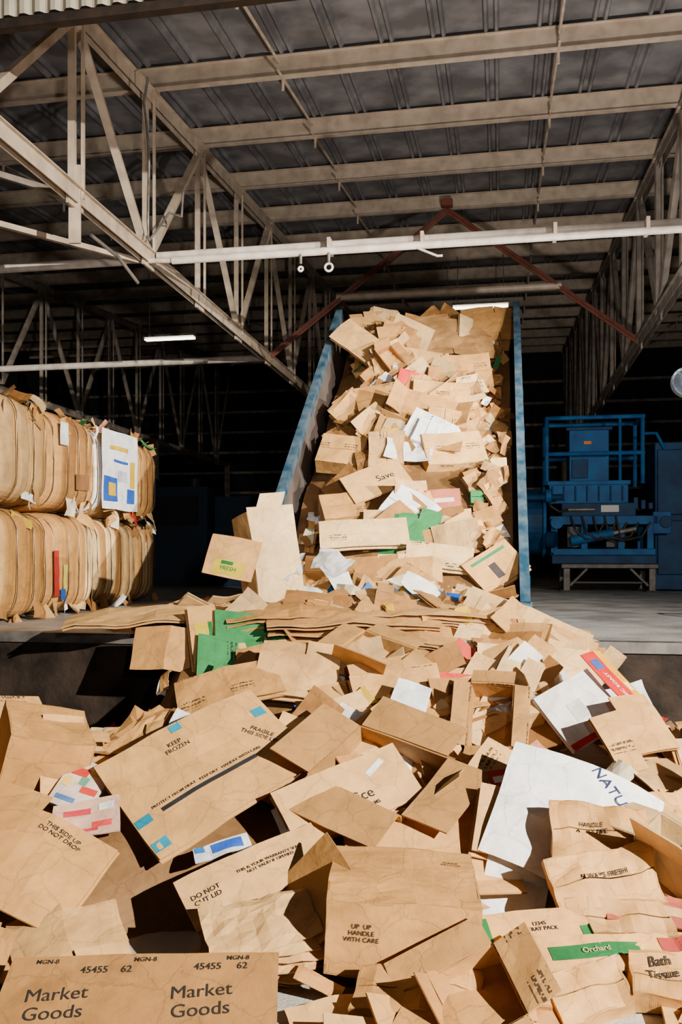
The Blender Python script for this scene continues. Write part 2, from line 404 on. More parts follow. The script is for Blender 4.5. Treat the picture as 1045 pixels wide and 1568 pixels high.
# front-left big printed carton
M = pose(-.80, 3.47, .11, 24, 1.5)
o = hero("printed_carton", M, flatfn(1.10, .42, (.34, .165, .050), fold=.0, layers=2, amp=.006), .0)  # darker brown stands in for the shade at the front left
heroes.append((-1.1, 3.5, .1, .42)); heroes.append((-.5, 3.5, .1, .42))
for dx in (-.40, .0, .38): label(o, M, "MGN-8", .03, dx, .18)
label(o, M, "45455", .045, -.2, .135); label(o, M, "45455", .045, .26, .14); label(o, M, "62", .045, .40, .14); label(o, M, "62", .045, -.07, .135)
label(o, M, "Market\nGoods", .085, -.32, -.02, 4); label(o, M, "Market\nGoods", .085, .25, -.02, 4)
# box on the left
M = pose(-1.80, 5.12, .50, 20, 0, 12, 28)
hero("carton_box", M, lambda mb, M: closed_box(mb, M, .46, .40, .44, T3, 0, .02, res=6), .42)
M = pose(-1.58, 5.0, .70, 58, 24, 30, 20)
hero("cardboard_flap", M, flatfn(.24, .5, T1, fold=.0, layers=1, amp=.01), .2)
# left lower cartons
M = pose(-1.54, 4.32, .42, 34, -14, 6)
o = hero("flattened_carton", M, flatfn(.72, .46, T3, fold=.08, amp=.018, flaps=.1, kink=[(1, .3, .1, -.25)]), .42)
label(o, M, "THIS SIDE UP\nDO NOT DROP", .034, .10, .14, -6)
M = pose(-1.24, 3.98, .16, 18, 24)
hero("flattened_carton", M, flatfn(.5, .28, T2, fold=.15, amp=.03, flaps=.1), .3)
M = pose(-1.22, 3.80, .08, 10, -8)
hero("flattened_carton", M, flatfn(.7, .20, T1, [(.26, .0, .13, .09, (.62, .50, .02)), (.24, .0, .07, .04, (.03, .2, .05))], fold=.1, amp=.02, layers=3), .3)
# flyers
M = pose(-1.44, 4.88, .58, 38, -20)
hero("colour_flyer_bundle", M, flatfn(.26, .30, (.70, .56, .48), [(-.05, .08, .1, .05, (.5, .03, .02)), (.06, -.02, .1, .04, (.6, .04, .03)), (-.04, -.10, .12, .03, (.08, .2, .5)), (.05, .10, .07, .04, (.7, .38, .05)), (.0, .03, .05, .05, (.1, .3, .2)), (-.09, .0, .05, .06, (.75, .5, .1))], amp=.014), .22)
M = pose(-1.34, 4.64, .48, 30, 12)
hero("colour_flyer_bundle", M, flatfn(.34, .24, (.72, .44, .32), [(-.05, .04, .14, .04, (.55, .04, .06)), (.08, -.06, .1, .04, (.6, .05, .05)), (.1, .06, .08, .05, (.75, .75, .75)), (-.08, -.05, .08, .05, (.8, .45, .35)), (.0, -.09, .12, .02, (.5, .03, .04))], amp=.016), .22)
# do-not-cut box
M = pose(-.40, 4.22, .34, 32, 30)
o = hero("flattened_carton", M, flatfn(.74, .30, T2, fold=.03, layers=2, amp=.012), .30)
label(o, M, "DO NOT\nCUT LID", .036, -.26, .0); label(o, M, "THIS IS YOUR WARRANTY SEAL\nNOT VALID IF OPENED", .024, .08, .03)
M = pose(-.62, 4.50, .36, 26, 20)
hero("blue_printed_wrapper", M, flatfn(.3, .12, (.70, .72, .78), [(.04, .0, .16, .07, (.02, .10, .5)), (-.10, .02, .05, .05, (.02, .17, .5))], amp=.03, layers=1), .14)
# crumpled kraft paper stack
M = pose(-.34, 3.88, .20, 20, 10)
def kraft(mb, M):
    for i in range(10):
        Q = M @ pose(R(-.04, .04), R(-.05, .05), -.025*i+.06, R(-6, 6), R(-16, 16))
        mb.panel(Q, (-.26, -.15, 0), (.50, 0, 0), (0, .30, 0), 9, 7, .004, (.62*R(.9, 1.05), .35, .135), 0, uvr(), .035, 5, (R(-.02, .08), .04), paper=True)
hero("crumpled_kraft_paper", M, kraft, .3)
# right hand mid boxes
M = pose(1.74, 5.20, .82, 44, 24, 10)
hero("flattened_carton", M, flatfn(.46, .30, T1, fold=.1, amp=.016, flaps=.1, prt=1), .3)
M = pose(.90, 5.35, .90, 46, -28, -22)
hero("carton_box", M, lambda mb, M: open_box(mb, M @ Matrix.Translation((0, 0, -.22)), .28, .44, .20, T3, 1., .014, flap=.1), .28)
M = pose(.78, 4.80, .66, 42, 62, 8)
hero("flattened_carton", M, flatfn(.52, .2, T2, fold=.1, amp=.012, prt=1), .22)
M = pose(.82, 4.42, .52, 46, -8, 8)
o = hero("flattened_carton", M, flatfn(.28, .38, T2, fold=.06, amp=.008), .2)
label(o, M, "AREA\nRUNNER", .036, .02, .1, 70, PURPLE); label(o, M, "START", .036, -.04, -.1, 0, PURPLE)
M = pose(.92, 4.72, .66, 40, 14, 4)
hero("red_printed_wrapper", M, flatfn(.26, .12, (.55, .04, .03), [(-.03, .0, .16, .04, (.78, .76, .74)), (.08, .02, .05, .05, (.7, .4, .05))], amp=.02, layers=1), .12)
# green / red printed cartons
GR = (.012, .13, .035)
M = pose(.82, 3.80, .25, 30, 10, 3)
o = hero("printed_produce_carton", M, flatfn(.52, .18, T1, [(-.22, .0, .08, .14, GR), (.24, -.05, .04, .08, GR)], fold=.05, amp=.012), .3)
label(o, M, "12345\n9 TRAY PACK", .026, .04, .0)
M = pose(1.12, 3.70, .20, 24, 10, 6)
o = hero("printed_produce_carton", M, flatfn(.68, .18, T1, [(-.05, .0, .40, .07, GR), (.36, .02, .22, .07, (.34, .04, .03))], fold=.06, amp=.02), .34)
label(o, M, "Orchard", .035, -.05, .0, 0, mat("tan_ink", (.5, .33, .14)), .006)
M = pose(1.42, 3.92, .28, 32, -4, 6)
hero("printed_produce_carton", M, flatfn(.5, .16, (.34, .07, .04), [(.0, .0, .3, .05, (.5, .30, .12))], fold=.05, amp=.012), .24)
M = pose(.98, 3.56, .10, 30, 4)
def tissue(mb, M):
    closed_box(mb, M @ Matrix.Translation((-.28, 0, -.06)), .24, .18, .12, T3, 0, .045, res=8, paper=True)
    closed_box(mb, M @ pose(.02, -.02, -.05, 0, 8), .34, .2, .10, T1, 0, .045, res=8, paper=True)
    closed_box(mb, M @ pose(.34, .0, -.06, 0, -8), .26, .2, .12, T3, 0, .045, res=8, paper=True)
o = hero("crushed_paper_carton", M, tissue, .38); label(o, M, "Bath\nTissue", .05, .33, .04, -4, off=.006)
M = pose(.30, 3.50, .08, 22, -12)
hero("crushed_paper_carton", M, lambda mb, M: (closed_box(mb, M, .5, .22, .06, T3, 0, .045, res=8, paper=True), closed_box(mb, M @ pose(.34, -.06, -.03, 0, 20), .3, .2, .07, T1, 0, .045, res=8, paper=True)), .2)
M = pose(-.02, 3.44, .05, 14, 14)
hero("flattened_carton", M, flatfn(.36, .24, T2, fold=.1, amp=.02), .15)
# upper region
M = pose(-.30, 5.92, 1.06, 44, -8)
hero("flattened_carton", M, flatfn(.56, .38, T2, fold=.08, amp=.018, flaps=.12, prt=1), .34)
M = pose(.38, 5.75, 1.00, 48, 20, 10)
hero("flattened_carton", M, flatfn(.6, .30, T1, fold=.08, amp=.018, flaps=.1, prt=1), .3)
M = pose(-.75, 5.85, 1.0, 36, 14, -6)
hero("flattened_carton", M, flatfn(.7, .36, T3, fold=.1, amp=.025, flaps=.12, prt=1), .3)
M = pose(-.56, 7.55, 1.90, 78, 6, 0, 12)
def upr(mb, M):
    mb.panel(M, (-.2, -.45, 0), (.40, 0, 0), (0, .84, 0), 4, 6, .006, (.70, .48, .24), 0, uvr(), .015, 3, (.03, .02))
    mb.panel(M, (-.2, -.45, 0), (-.10, 0, -.22), (0, .80, 0), 3, 6, .006, (.50, .29, .11), 0, uvr(), .015, 3)
    mb.panel(M, (-.12, .38, 0), (.22, 0, 0), (.05, .12, .02), 2, 2, .006, (.66, .44, .21), 0, uvr(), .01, 3)
hero("open_carton", M, upr, .3)
YL = (.50, .38, .015)
M = pose(-.90, 7.25, 1.84, 66, -18, -6)
o = hero("produce_carton", M, flatfn(.42, .36, T1, [(-.0, -.10, .26, .13, YL), (-.02, -.06, .10, .03, GR)], amp=.01, fold=.04), .25); label(o, M, "FRESH", .05, -.0, -.11, 0, mat("green_ink", GR))
M = pose(-1.02, 6.62, 1.24, 58, 112, 12)
hero("produce_carton", M, flatfn(.56, .22, T1, [(-.12, .0, .18, .14, YL), (.08, .0, .10, .14, YL), (-.02, -.05, .30, .03, GR)], amp=.01, fold=.06), .28)
M = pose(-1.52, 7.0, 1.40, 10, 8, 0)
hero("flattened_carton", M, flatfn(1.30, .5, T2, fold=.06, amp=.03, layers=2, res=7), .5)
M = pose(-1.30, 6.62, 1.16, 66, -4)
hero("flattened_carton", M, flatfn(.60, .34, T3, fold=.25, amp=.02, layers=1), .3)
for (x, y, z, w, h, ti, sp_, c) in ((.1, 6.75, 1.40, 1.3, .5, 10, 3, T1), (.7, 6.85, 1.44, 1.2, .45, 8, -4, T2), (-.45, 6.9, 1.44, .9, .45, 12, 8, T3), (1.2, 6.95, 1.36, .8, .4, 12, -10, T3), (.6, 6.55, 1.28, 1.0, .4, 14, -6, T1)):
    hero("flattened_carton", pose(x, y, z, ti, sp_), flatfn(w, h, c, amp=.03, fold=.05, layers=4, res=7), .25)
# cargo features
M = pose(.36, 8.93, 2.62, 52, 26)
o = hero("flattened_carton", M, flatfn(.66, .38, T2, fold=.03, amp=.006), .38); label(o, M, "Save", .11, .1, .0)
M = pose(.22, 8.30, 2.08, 50, 4)
hero("flattened_carton", M, flatfn(.84, .34, T4, fold=.05, amp=.012, prt=1), .38)
M = pose(.72, 9.3, 2.98, 50, -8)
hero("white_paper_sheet", M, lambda mb, M: scrap(mb, M, .5, .3, (.8, .8, .8)), .25)
M = pose(1.02, 8.72, 2.40, 60, 4)
hero("pink_carton", M, flatfn(.34, .26, (.45, .13, .08), [(0, .0, .2, .05, (.7, .6, .5))], amp=.01), .28)
M = pose(1.30, 11.6, 4.78, 50, 0)
hero("flattened_carton", M, flatfn(1.40, .62, (.40, .21, .075), fold=.14, amp=.04, layers=2, res=8, flaps=.12), .62)
M = pose(.27, 11.2, 4.56, 62, 24, -22)
hero("flattened_carton", M, flatfn(.38, .86, T2, fold=.12, amp=.02, layers=2, res=5), .34)
M = pose(1.38, 7.85, 1.76, 58, 24, -10)
hero("printed_carton", M, flatfn(.48, .36, T1, [(.0, .12, .36, .03, (.02, .2, .07)), (-.02, -.04, .07, .16, (.05, .04, .04))], amp=.01), .26)
M = pose(.90, 8.0, 1.86, 46, -8)
hero("flattened_carton", M, flatfn(.62, .3, T4, fold=.05, amp=.012, prt=1), .32)
for (x, y, z, w, d_, h_, ti, sp_, ya, c) in ((1.15, 10.2, 3.62, .66, .56, .24, 62, -6, 6, T1), (1.2, 9.4, 2.98, .66, .42, .24, 58, 6, 10, T2), (.45, 10.3, 3.66, .56, .44, .24, 56, 14, -8, T3), (1.55, 10.9, 4.1, .6, .5, .26, 66, 4, 0, T3), (.0, 9.6, 3.0, .5, .4, .22, 58, -10, -6, T1), (.95, 11.0, 4.26, .6, .4, .22, 60, -12, 0, T2), (.02, 8.75, 2.36, .44, .34, .2, 50, 10, 0, T3)):
    hero("carton_box", pose(x, y, z, ti, sp_, 0, ya), (lambda w, d_, h_, c: (lambda mb, M: closed_box(mb, M @ Matrix.Translation((0, 0, -.2)), w, d_, h_, c, 1, .022, res=6)))(w, d_, h_, c), .3)

# ---------------------------------------------------------------- random fill
pile = MB()
def cam_n(p): return (Vector((0, 0, CAMZ+.6))-Vector(p)).normalized()
def sz(y=5.):
    r = random.random()
    return R(.5, .8) if r < .32 else (R(.9, 1.25) if r < .76 else R(1.3, 1.8))
def place(mb, x, y, kind, size=1., lift=0., face=.5, jit=.4, k=1., odd=.08):
    z = hp(x, y)+lift; p = (x, y, z)
    if blocked(p, k): return
    n = pn(x, y)*.8+cam_n(p)*face+Vector((R(-1, 1), R(-1, 1), R(-.4, 1)))*jit
    M = orient(p, n, R(-math.pi, math.pi))
    if kind == 'flat':
        newkink(mb, .7); flat_carton(mb, M, R(.30, .62)*size, R(.20, .42)*size, pcol(odd), 1. if random.random() < .5 else 0., amp=R(.006, .034), layers=random.choice((1, 1, 2, 2)), res=5 if size > .9 else 3, gfx=random.random() < .18); mb.kink = None
    elif kind == 'stack':
        w = R(.35, .75)*size; h = R(.2, .42)*size; newkink(mb, .25)
        for i in range(random.randint(3, 8)):
            Q = M @ Matrix.Translation((R(-.05, .05), R(-.05, .05), -.018*i)) @ Matrix.Rotation(R(-.12, .12), 4, 'Z')
            flat_carton(mb, Q, w*R(.85, 1.1), h*R(.85, 1.1), tan(), 0., .014, R(-.1, .1), 0., 1)
        mb.kink = None
    elif kind == 'box': open_box(mb, M @ Matrix.Translation((0, 0, -.14)), R(.22, .42)*size, R(.18, .34)*size, R(.12, .28)*size, tan(), 1. if random.random() < .5 else 0., .014, R(-.7, .7), bottom=True)
    elif kind == 'cbox': closed_box(mb, M @ Matrix.Translation((0, 0, -.14)), R(.25, .45)*size, R(.18, .34)*size, R(.10, .2)*size, pcol(.12), 1. if random.random() < .5 else 0., R(.012, .045), res=5)
    elif kind == 'paper':
        c = pcol(.12); n_ = random.randint(2, 4)
        for i in range(n_):
            w = R(.25, .45)*size; h = R(.18, .34)*size
            mb.panel(M @ Matrix.Translation((R(-.03, .03), R(-.03, .03), -.02*i)), (-w/2, -h/2, 0), (w, 0, 0), (0, h, 0), 7, 7, .003, c, 0, uvr(), R(.035, .065), 5, (R(-.05, .1), R(-.05, .1)), paper=True)
    elif kind == 'scrap': scrap(mb, M, R(.06, .26)*size, R(.06, .2)*size, pcol(.28), R(.01, .04))
    elif kind == 'film':
        mb.panel(M, (-.15, -.12, 0), (R(.2, .4), 0, 0), (0, R(.15, .3), 0), 7, 7, .002, (.8, .8, .8), 0, uvr(), .07, 7, m=FILM, paper=True)
KN = ['flat']*9+['stack']*5+['box']*2+['cbox']*2+['paper']*3
def wallzone(u, v): return v > 5.5 and (u < -2.35 or u > .30)
n = 0
while n < 760:
    x, y = R(-2.9, 2.9), R(3.05, 7.0)
    u, v = uv_of(x, y); n += 1
    if v > 6.95 or (v > DV-.45 and (u < -2.6 or u > .45)): continue
    if abs(x+.78) < .34 and abs(y-4.12) < .22: continue
    if y < 3.5 and -1.6 < x < -.05: continue
    s_ = sz()
    if wallzone(u, v): place(pile, x, y, 'flat', min(s_, .7), R(-.10, -.02), face=.1, jit=.18)
    else: place(pile, x, y, random.choice(KN), s_, R(-.09, .04), jit=.48)
for i in range(460):
    x, y = R(-2.8, 2.8), R(3.6, 6.9); u, v = uv_of(x, y)
    if v > DV-.3 and (u < -2.6 or u > .45): continue
    if abs(x+.78) < .36 and abs(y-4.12) < .26: continue
    place(pile, x, y, 'scrap', .9, R(.0, .06), jit=.6, k=.9)
for i in range(22):
    place(pile, R(.1, 1.6), R(5.4, 6.5), 'film', .8, .08)
for i in range(180):
    x, y = R(-.3, 1.7), R(5.3, 6.5)
    z = hp(x, y)+R(-.04, .08); p = (x, y, z)
    if blocked(p) or wallzone(*uv_of(x, y)) and R(0, 1) < .8: continue
    M = pose(x, y, z, R(30, 70), R(20, 60), R(-10, 30), R(-20, 30))
    newkink(pile, .3); flat_carton(pile, M, R(.4, .9), R(.12, .28), pcol(.10), 0, .018, None, 0., 1, res=5); pile.kink = None
NX, NY = 70, 56
vs = []; fs = []
for j in range(NY+1):
    for i in range(NX+1):
        x = -3.2+6.4*i/NX; y = 2.9+4.4*j/NY; u, v = uv_of(x, y)
        zz = max(hp(x, y)-.14, -.01)
        if v > DV-.12: zz = min(zz, DZ+.02) if v < DV else max(min(zz, DZ+.1), DZ+.005)
        side = (u < -2.5 or u > .6)
        vs.append((x, min(y, (DV-.03-x*S)/C) if side else y, zz if not (v > DV-.12 and side) else min(zz, .3)))
for j in range(NY):
    for i in range(NX):
        k = j*(NX+1)+i; fs.append((k, k+1, k+NX+2, k+NX+1))
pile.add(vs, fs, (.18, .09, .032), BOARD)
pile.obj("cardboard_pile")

dockp = MB()
for i in range(170):
    u, v = R(-3.2, .3), R(6.75, 8.2)
    if u < -2.6: v = R(6.95, 7.6)
    p = B(u, v, 0)
    if v > 7.4 and UL-.4 < u < UR+.3: continue
    place(dockp, p.x, p.y, random.choice(['flat', 'flat', 'stack', 'stack', 'cbox']), .9 if u < 0 else .7, R(-.05, .04), face=.15, jit=.22)
for i in range(90):
    u, v = R(-3.2, .55), R(6.85, 7.9); p = B(u, v, 0)
    place(dockp, p.x, p.y, 'scrap', .8, R(-.05, .02), face=.1, jit=.25)
dockp.obj("loose_cardboard_heap")

load = MB()
for i in range(620):
    v = R(7.5, 12.3); u = R(UL+.30, UR-.20); p = B(u, v, 0)
    ed = min(u-UL, UR-u)
    place(load, p.x, p.y, random.choice(['flat', 'flat', 'cbox', 'cbox', 'box', 'stack', 'paper']), R(.9, 1.5) if ed > .8 else (R(.6, .9) if ed > .45 else R(.4, .55)), R(-.10, .04), face=.9, jit=.38, odd=.05)
for i in range(220):
    u, v = R(UL+.25, UR-.12), R(7.4, 12.3); p = B(u, v, 0)
    place(load, p.x, p.y, 'scrap', .9, R(.0, .08), face=.7, jit=.7)
for i in range(30):
    u = R(UL+.25, UR-.25); p = B(u, R(11.9, 12.3), 0)
    M = orient((p.x, p.y, CAMZ+3.02+R(-.1, .12)), Vector((R(-.4, .4), -1, R(.1, .9))), R(-3, 3))
    newkink(load); flat_carton(load, M, R(.4, .8), R(.25, .4), tan(), 0, .02, layers=2); load.kink = None
for i in range(46):
    u, v = R(UL+.1, UR-.7), R(7.2, 7.7); p = B(u, v, 0); z = hp(p.x, p.y)+R(0, .12)
    M = orient((p.x, p.y, z), Vector((R(-.4, .4), -1, R(.2, 1))), R(-3, 3))
    scrap(load, M, R(.15, .5), R(.06, .18), random.choice([(.78, .78, .78), (.02, .13, .5), (.75, .74, .7), (.7, .6, .4), (.6, .43, .06), (.6, .33, .11), (.6, .33, .11)]), .05)
for i in range(3):
    p = B(R(-1.9, -1.4), 7.35, 0); M = pose(p.x, p.y, 1.78, 60, R(-30, 30)); load.panel(M, (-.15, -.12, 0), (.3, 0, 0), (0, .22, 0), 7, 7, .002, (.8, .8, .8), 0, uvr(), .07, 7, m=FILM, paper=True)
vs = []; fs = []
for j in range(31):
    for i in range(13):
        u = UL+.06+(UR-UL-.12)*i/12; v = 7.55+4.9*j/30
        q = B(u, v, max(cargo(u, v)-.16, DZ+.02)); vs.append(q)
for j in range(30):
    for i in range(12):
        k = j*13+i; fs.append((k, k+1, k+14, k+13))
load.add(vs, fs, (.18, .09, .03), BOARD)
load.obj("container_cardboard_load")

# ---------------------------------------------------------------- tipped container
ct = MB()
RA = (7.55, CAMZ-.42); RB = (12.15, CAMZ+3.40)
sl = Vector((RB[0]-RA[0], RB[1]-RA[1])).normalized(); nr = Vector((sl.y, -sl.x))
H = 1.35
BK = (RB[0]+nr.x*H, RB[1]+nr.y*H)
tt = (BK[1]-(DZ+.03))/sl.y; FL = (BK[0]-sl.x*tt, DZ+.03)
for uu, s_ in ((UL, -1), (UR, 1)):
    poly = [(RA[0], RA[1]), RB, BK, FL, (RA[0]+.02, DZ+.03)]
    vs = [B(uu, a, b) for a, b in poly]+[B(uu+s_*.05, a, b) for a, b in poly]
    n_ = 5; fs = [tuple(range(n_)), tuple(range(n_, 2*n_))[::-1]]+[(i, (i+1) % n_, n_+(i+1) % n_, n_+i) for i in range(n_)]
    ct.add(vs, fs[:1], m=INNER); ct.add(vs, fs[1:], m=BLUE_D)
    ct.beam(B(uu+s_*.03, RA[0], RA[1]), B(uu+s_*.03, *RB), .085, .10, BLUE_R)
    ct.beam(B(uu+s_*.03, RA[0]+.03, DZ+.02), B(uu+s_*.03, RA[0]+.03, RA[1]+.03), .10, .10, BLUE_R)
    for k in range(7):
        f = .08+.14*k; a = (RA[0]+(RB[0]-RA[0])*f+nr.x*.12, RA[1]+(RB[1]-RA[1])*f+nr.y*.12); l = min(H-.12, (a[1]-DZ-.03)/(-nr.y))
        if l > .1: ct.beam(B(uu+s_*.06, *a), B(uu+s_*.06, a[0]+nr.x*l, a[1]+nr.y*l), .05, .10, BLUE_D)
ct.add([B(UL, *FL), B(UR, *FL), B(UR, *BK), B(UL, *BK)], [(0, 1, 2, 3)], m=INNER)
RC = (RB[0]+nr.x*.45, RB[1]+nr.y*.45)
ct.add([B(UL, *RC), B(UR, *RC), B(UR, *BK), B(UL, *BK)], [(0, 1, 2, 3)], m=BLUE_D)
ct.beam(B(UL, *RC), B(UR, *RC), .1, .1, BLUE_D)
for uu in (UL+.3, UR-.3):
    ct.tube([B(uu, 12.6, DZ), B(uu, 11.7, 3.1)], .12, BLUE_D, 16); ct.tube([B(uu, 11.9, 2.6), B(uu, 11.35, 3.35)], .07, GALV, 16)
ct.obj("tipped_container")

# ---------------------------------------------------------------- ground, dock, shell
g = MB(); g.box(BM, (-18, -9, -.2), (16, DV-.01, 0), FLOORM); g.obj("floor")
d = MB()
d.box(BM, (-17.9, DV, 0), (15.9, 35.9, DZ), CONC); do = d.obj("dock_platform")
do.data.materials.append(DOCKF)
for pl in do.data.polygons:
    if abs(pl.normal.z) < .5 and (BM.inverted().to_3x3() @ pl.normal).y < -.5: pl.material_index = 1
de = MB()
for a, b in ((-17.8, -2.75), (.5, 15.8)):
    de.box(BM, (a, DV-.025, DZ-.07), (b, DV, DZ+.012), EDGE); de.box(BM, (a, DV, DZ), (b, DV+.10, DZ+.012), EDGE)
de.tube([B(-2.48, DV-.06, .2), B(-2.48, DV-.06, DZ)], .035, PIPE)
de.box(BM, (2.05, DV-.04, .75), (2.18, DV-.01, DZ-.14), CORR)
de.obj("dock_edge_angle")
w = MB(); w.box(BM, (-18, 36, 0), (16, 36.2, 11), WALLM)
for k in range(9): w.box(BM, (-18, 35.8, 1.9+k*.85), (16, 36, 2.0+k*.85), STEEL_D)
w.obj("wall_back")
w = MB(); w.box(BM, (-18.2, DV, 0), (-18, 36, 11), WALLM); w.obj("wall_left")
w = MB(); w.box(BM, (16, DV, 0), (16.2, 36, 11), WALLM); w.obj("wall_right")

def zr(v): return CAMZ+5.78+.085*(v-8.6)
rf = MB(); prof = []; uu = -18.
while uu < 16:
    for du, dz in ((0, 0), (.10, 0), (.12, .05), (.15, .05), (.17, 0), (.22, 0), (.24, .05), (.27, .05), (.29, 0)): prof.append((uu+du, -dz))
    uu += .61
vs = []; K = len(prof)
for v in (6.9, 36.): vs += [B(a, v, zr(v)+.19+b) for a, b in prof]
rf.add(vs, [(i, i+1, K+i+1, K+i) for i in range(K-1)], m=DECK)
for k in range(6):
    v = 12.1+k*3.8+.5; rf.beam(B(-18, v, zr(v)+.18), B(16, v, zr(v)+.18), .02, .012, DECK)
rf.obj("ceiling")
pu = MB()
for k in range(15):
    v = 8.5+1.9*k; pu.chan(B(-17.9, v, zr(v)), B(15.9, v, zr(v)), .09, .25, STEEL)
    for uu in (-4.3, 2.38, -10.98): pu.box(Matrix.Translation(B(uu, v, zr(v)-.16)) @ BM, (-.09, -.07, -.03), (.09, .07, .03), STEEL)
for uu in (-2.62, .65, -7.5, 5.5):
    for k in range(14):
        v = 8.5+1.9*k
        pu.tube([B(uu, v-.2, zr(v)-.15), B(uu, v+1.75, zr(v+1.9)-.02)], .018, STEEL, 6); pu.tube([B(uu, v+.05, zr(v)-.26), B(uu, v+.05, zr(v))], .02, STEEL, 6)
pu.obj("roof_purlins")

def dbl(mb, a, b, w, m, gap=.045):
    mb.beam(a, b, .012, w, m, off=(-gap, 0)); mb.beam(a, b, .012, w, m, off=(gap, 0))
    mb.beam(a, b, .05, .012, m, off=(-gap-.02, w/2)); mb.beam(a, b, .05, .012, m, off=(gap+.02, w/2))
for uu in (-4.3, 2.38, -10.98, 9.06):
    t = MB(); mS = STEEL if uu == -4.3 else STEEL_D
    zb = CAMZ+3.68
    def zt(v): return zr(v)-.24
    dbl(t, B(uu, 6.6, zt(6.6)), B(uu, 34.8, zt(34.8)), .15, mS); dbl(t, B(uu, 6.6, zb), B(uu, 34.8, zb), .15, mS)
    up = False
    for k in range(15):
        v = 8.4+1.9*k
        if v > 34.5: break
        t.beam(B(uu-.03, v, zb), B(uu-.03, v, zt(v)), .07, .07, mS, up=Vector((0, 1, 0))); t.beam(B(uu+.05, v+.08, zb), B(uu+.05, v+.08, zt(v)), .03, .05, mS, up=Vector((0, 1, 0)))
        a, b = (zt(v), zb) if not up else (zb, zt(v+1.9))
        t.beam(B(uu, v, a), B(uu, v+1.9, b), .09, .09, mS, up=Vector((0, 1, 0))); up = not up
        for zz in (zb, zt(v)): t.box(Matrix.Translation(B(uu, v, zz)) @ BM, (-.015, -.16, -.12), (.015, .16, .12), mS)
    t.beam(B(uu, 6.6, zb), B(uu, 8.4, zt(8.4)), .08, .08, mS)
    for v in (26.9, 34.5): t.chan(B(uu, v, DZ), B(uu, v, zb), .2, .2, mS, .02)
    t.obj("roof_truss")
pb = MB()
pb.beam(B(-6.2, 6.9, CAMZ+3.45), B(-4.4, 10.2, CAMZ+3.62), .06, .06, STEEL); pb.beam(B(-5.3, 8.3, CAMZ+4.0), B(-4.35, 8.45, CAMZ+3.7), .06, .06, STEEL_D)
pb.beam(B(-4.3, 8.4, CAMZ+3.2), B(-4.3, 8.4, CAMZ+4.0), .12, .03, STEEL)
pb.tube([B(-4.22, 8.6, CAMZ+3.35), B(-4.1, 9.0, CAMZ+3.25), B(-4.0, 9.3, CAMZ+3.05)], .02, GALV, 8)
cc = [B(-4.05, 9.7, zr(9.7)-.3+0)] + [B(-4.12+.03*math.sin(i*.7), 9.75+.03*i, CAMZ+5.3-.22*i) for i in range(8)]+[B(-4.0, 10.25, CAMZ+4.2), B(-3.9, 10.4, CAMZ+4.2), B(-3.88, 10.4, CAMZ+4.5)]
pb.tube(cc, .016, GALV, 8)
pb.obj("truss_knee_brace")
pp = MB()
pp.tube([B(-3.95, 10.22, CAMZ+3.60), B(9, 10.22, CAMZ+3.60)], .045, PIPE, 14); pp.tube([B(-4.2, 10.36, CAMZ+3.72), B(9, 10.36, CAMZ+3.72)], .045, PIPE, 14)
pp.tube([B(-17.8, 10.3, CAMZ+3.66), B(-4.6, 10.3, CAMZ+3.66)], .055, PIPE, 14); pp.tube([B(-4.6, 10.3, CAMZ+3.66), B(-3.95, 10.22, CAMZ+3.6)], .03, PIPE)
for uu in (-2.0, -.9, .6, 1.6): pp.box(Matrix.Translation(B(uu, 10.3, CAMZ+3.66)) @ BM, (-.02, -.12, -.07), (.02, .10, .09), STEEL)
pp.obj("sway_brace_pipe")
pp = MB(); pp.tube([B(-17.8, 15.9, CAMZ+3.68), B(-4.3, 15.9, CAMZ+3.68)], .06, PIPE, 12); pp.obj("sway_brace_pipe")
hk = MB()
for uu, r_ in ((-2.34, .025), (-2.0, .045)):
    hk.tube([B(uu, 10.2, CAMZ+3.58), B(uu, 10.2, CAMZ+3.46)], .018, GALV, 8)
    hk.tube([B(uu+math.cos(a)*r_, 10.2, CAMZ+3.40+math.sin(a)*r_) for a in [i*math.pi/8 for i in range(17)]], .014, PIPE, 8)
hk.tube([B(-.95, 10.2, CAMZ+3.56), B(-.72, 10.15, CAMZ+3.44), B(-.66, 10.15, CAMZ+3.44)], .014, PIPE, 8)
hk.obj("hanging_hooks")
xb = MB(); va = 16.05
ap = B(-.96, va, CAMZ+6.25)
for uu in (-4.3, 2.38):
    xb.beam(ap, B(uu, va, CAMZ+3.72), .03, .11, RUST, up=Vector((0, 1, 0))); xb.beam(ap, B(uu, va, CAMZ+3.72), .11, .02, RUST, up=Vector((0, 1, 0)))
xb.tube([B(-3.0, va, CAMZ+4.78), B(1.05, va, CAMZ+4.78)], .06, STEEL, 12)
xb.box(Matrix.Translation(B(-.96, va-.05, CAMZ+6.35)) @ BM, (-.1, -.1, -.06), (.1, .1, .06), RUST)
xb.obj("sway_frame_brace")
hd = MB(); zc = CAMZ+4.23; pr = []; uu = -14.
while uu < 14: pr += [(uu, 0), (uu+.03, .03), (uu+.07, .03), (uu+.10, 0)]; uu += .13
vs = [B(a, 6.35-b, zc) for a, b in pr]+[B(a, 6.35-b, zc+2.6) for a, b in pr]; K = len(pr)
hd.add(vs, [(i, i+1, K+i+1, K+i) for i in range(K-1)], m=CORR)
hd.box(BM, (-14, 6.36, zc-.07), (14, 6.44, zc+.03), mat("rusty_header_angle", (.012, .008, .006), (.035, .02, .012), scale=9)); hd.obj("door_header_trim")

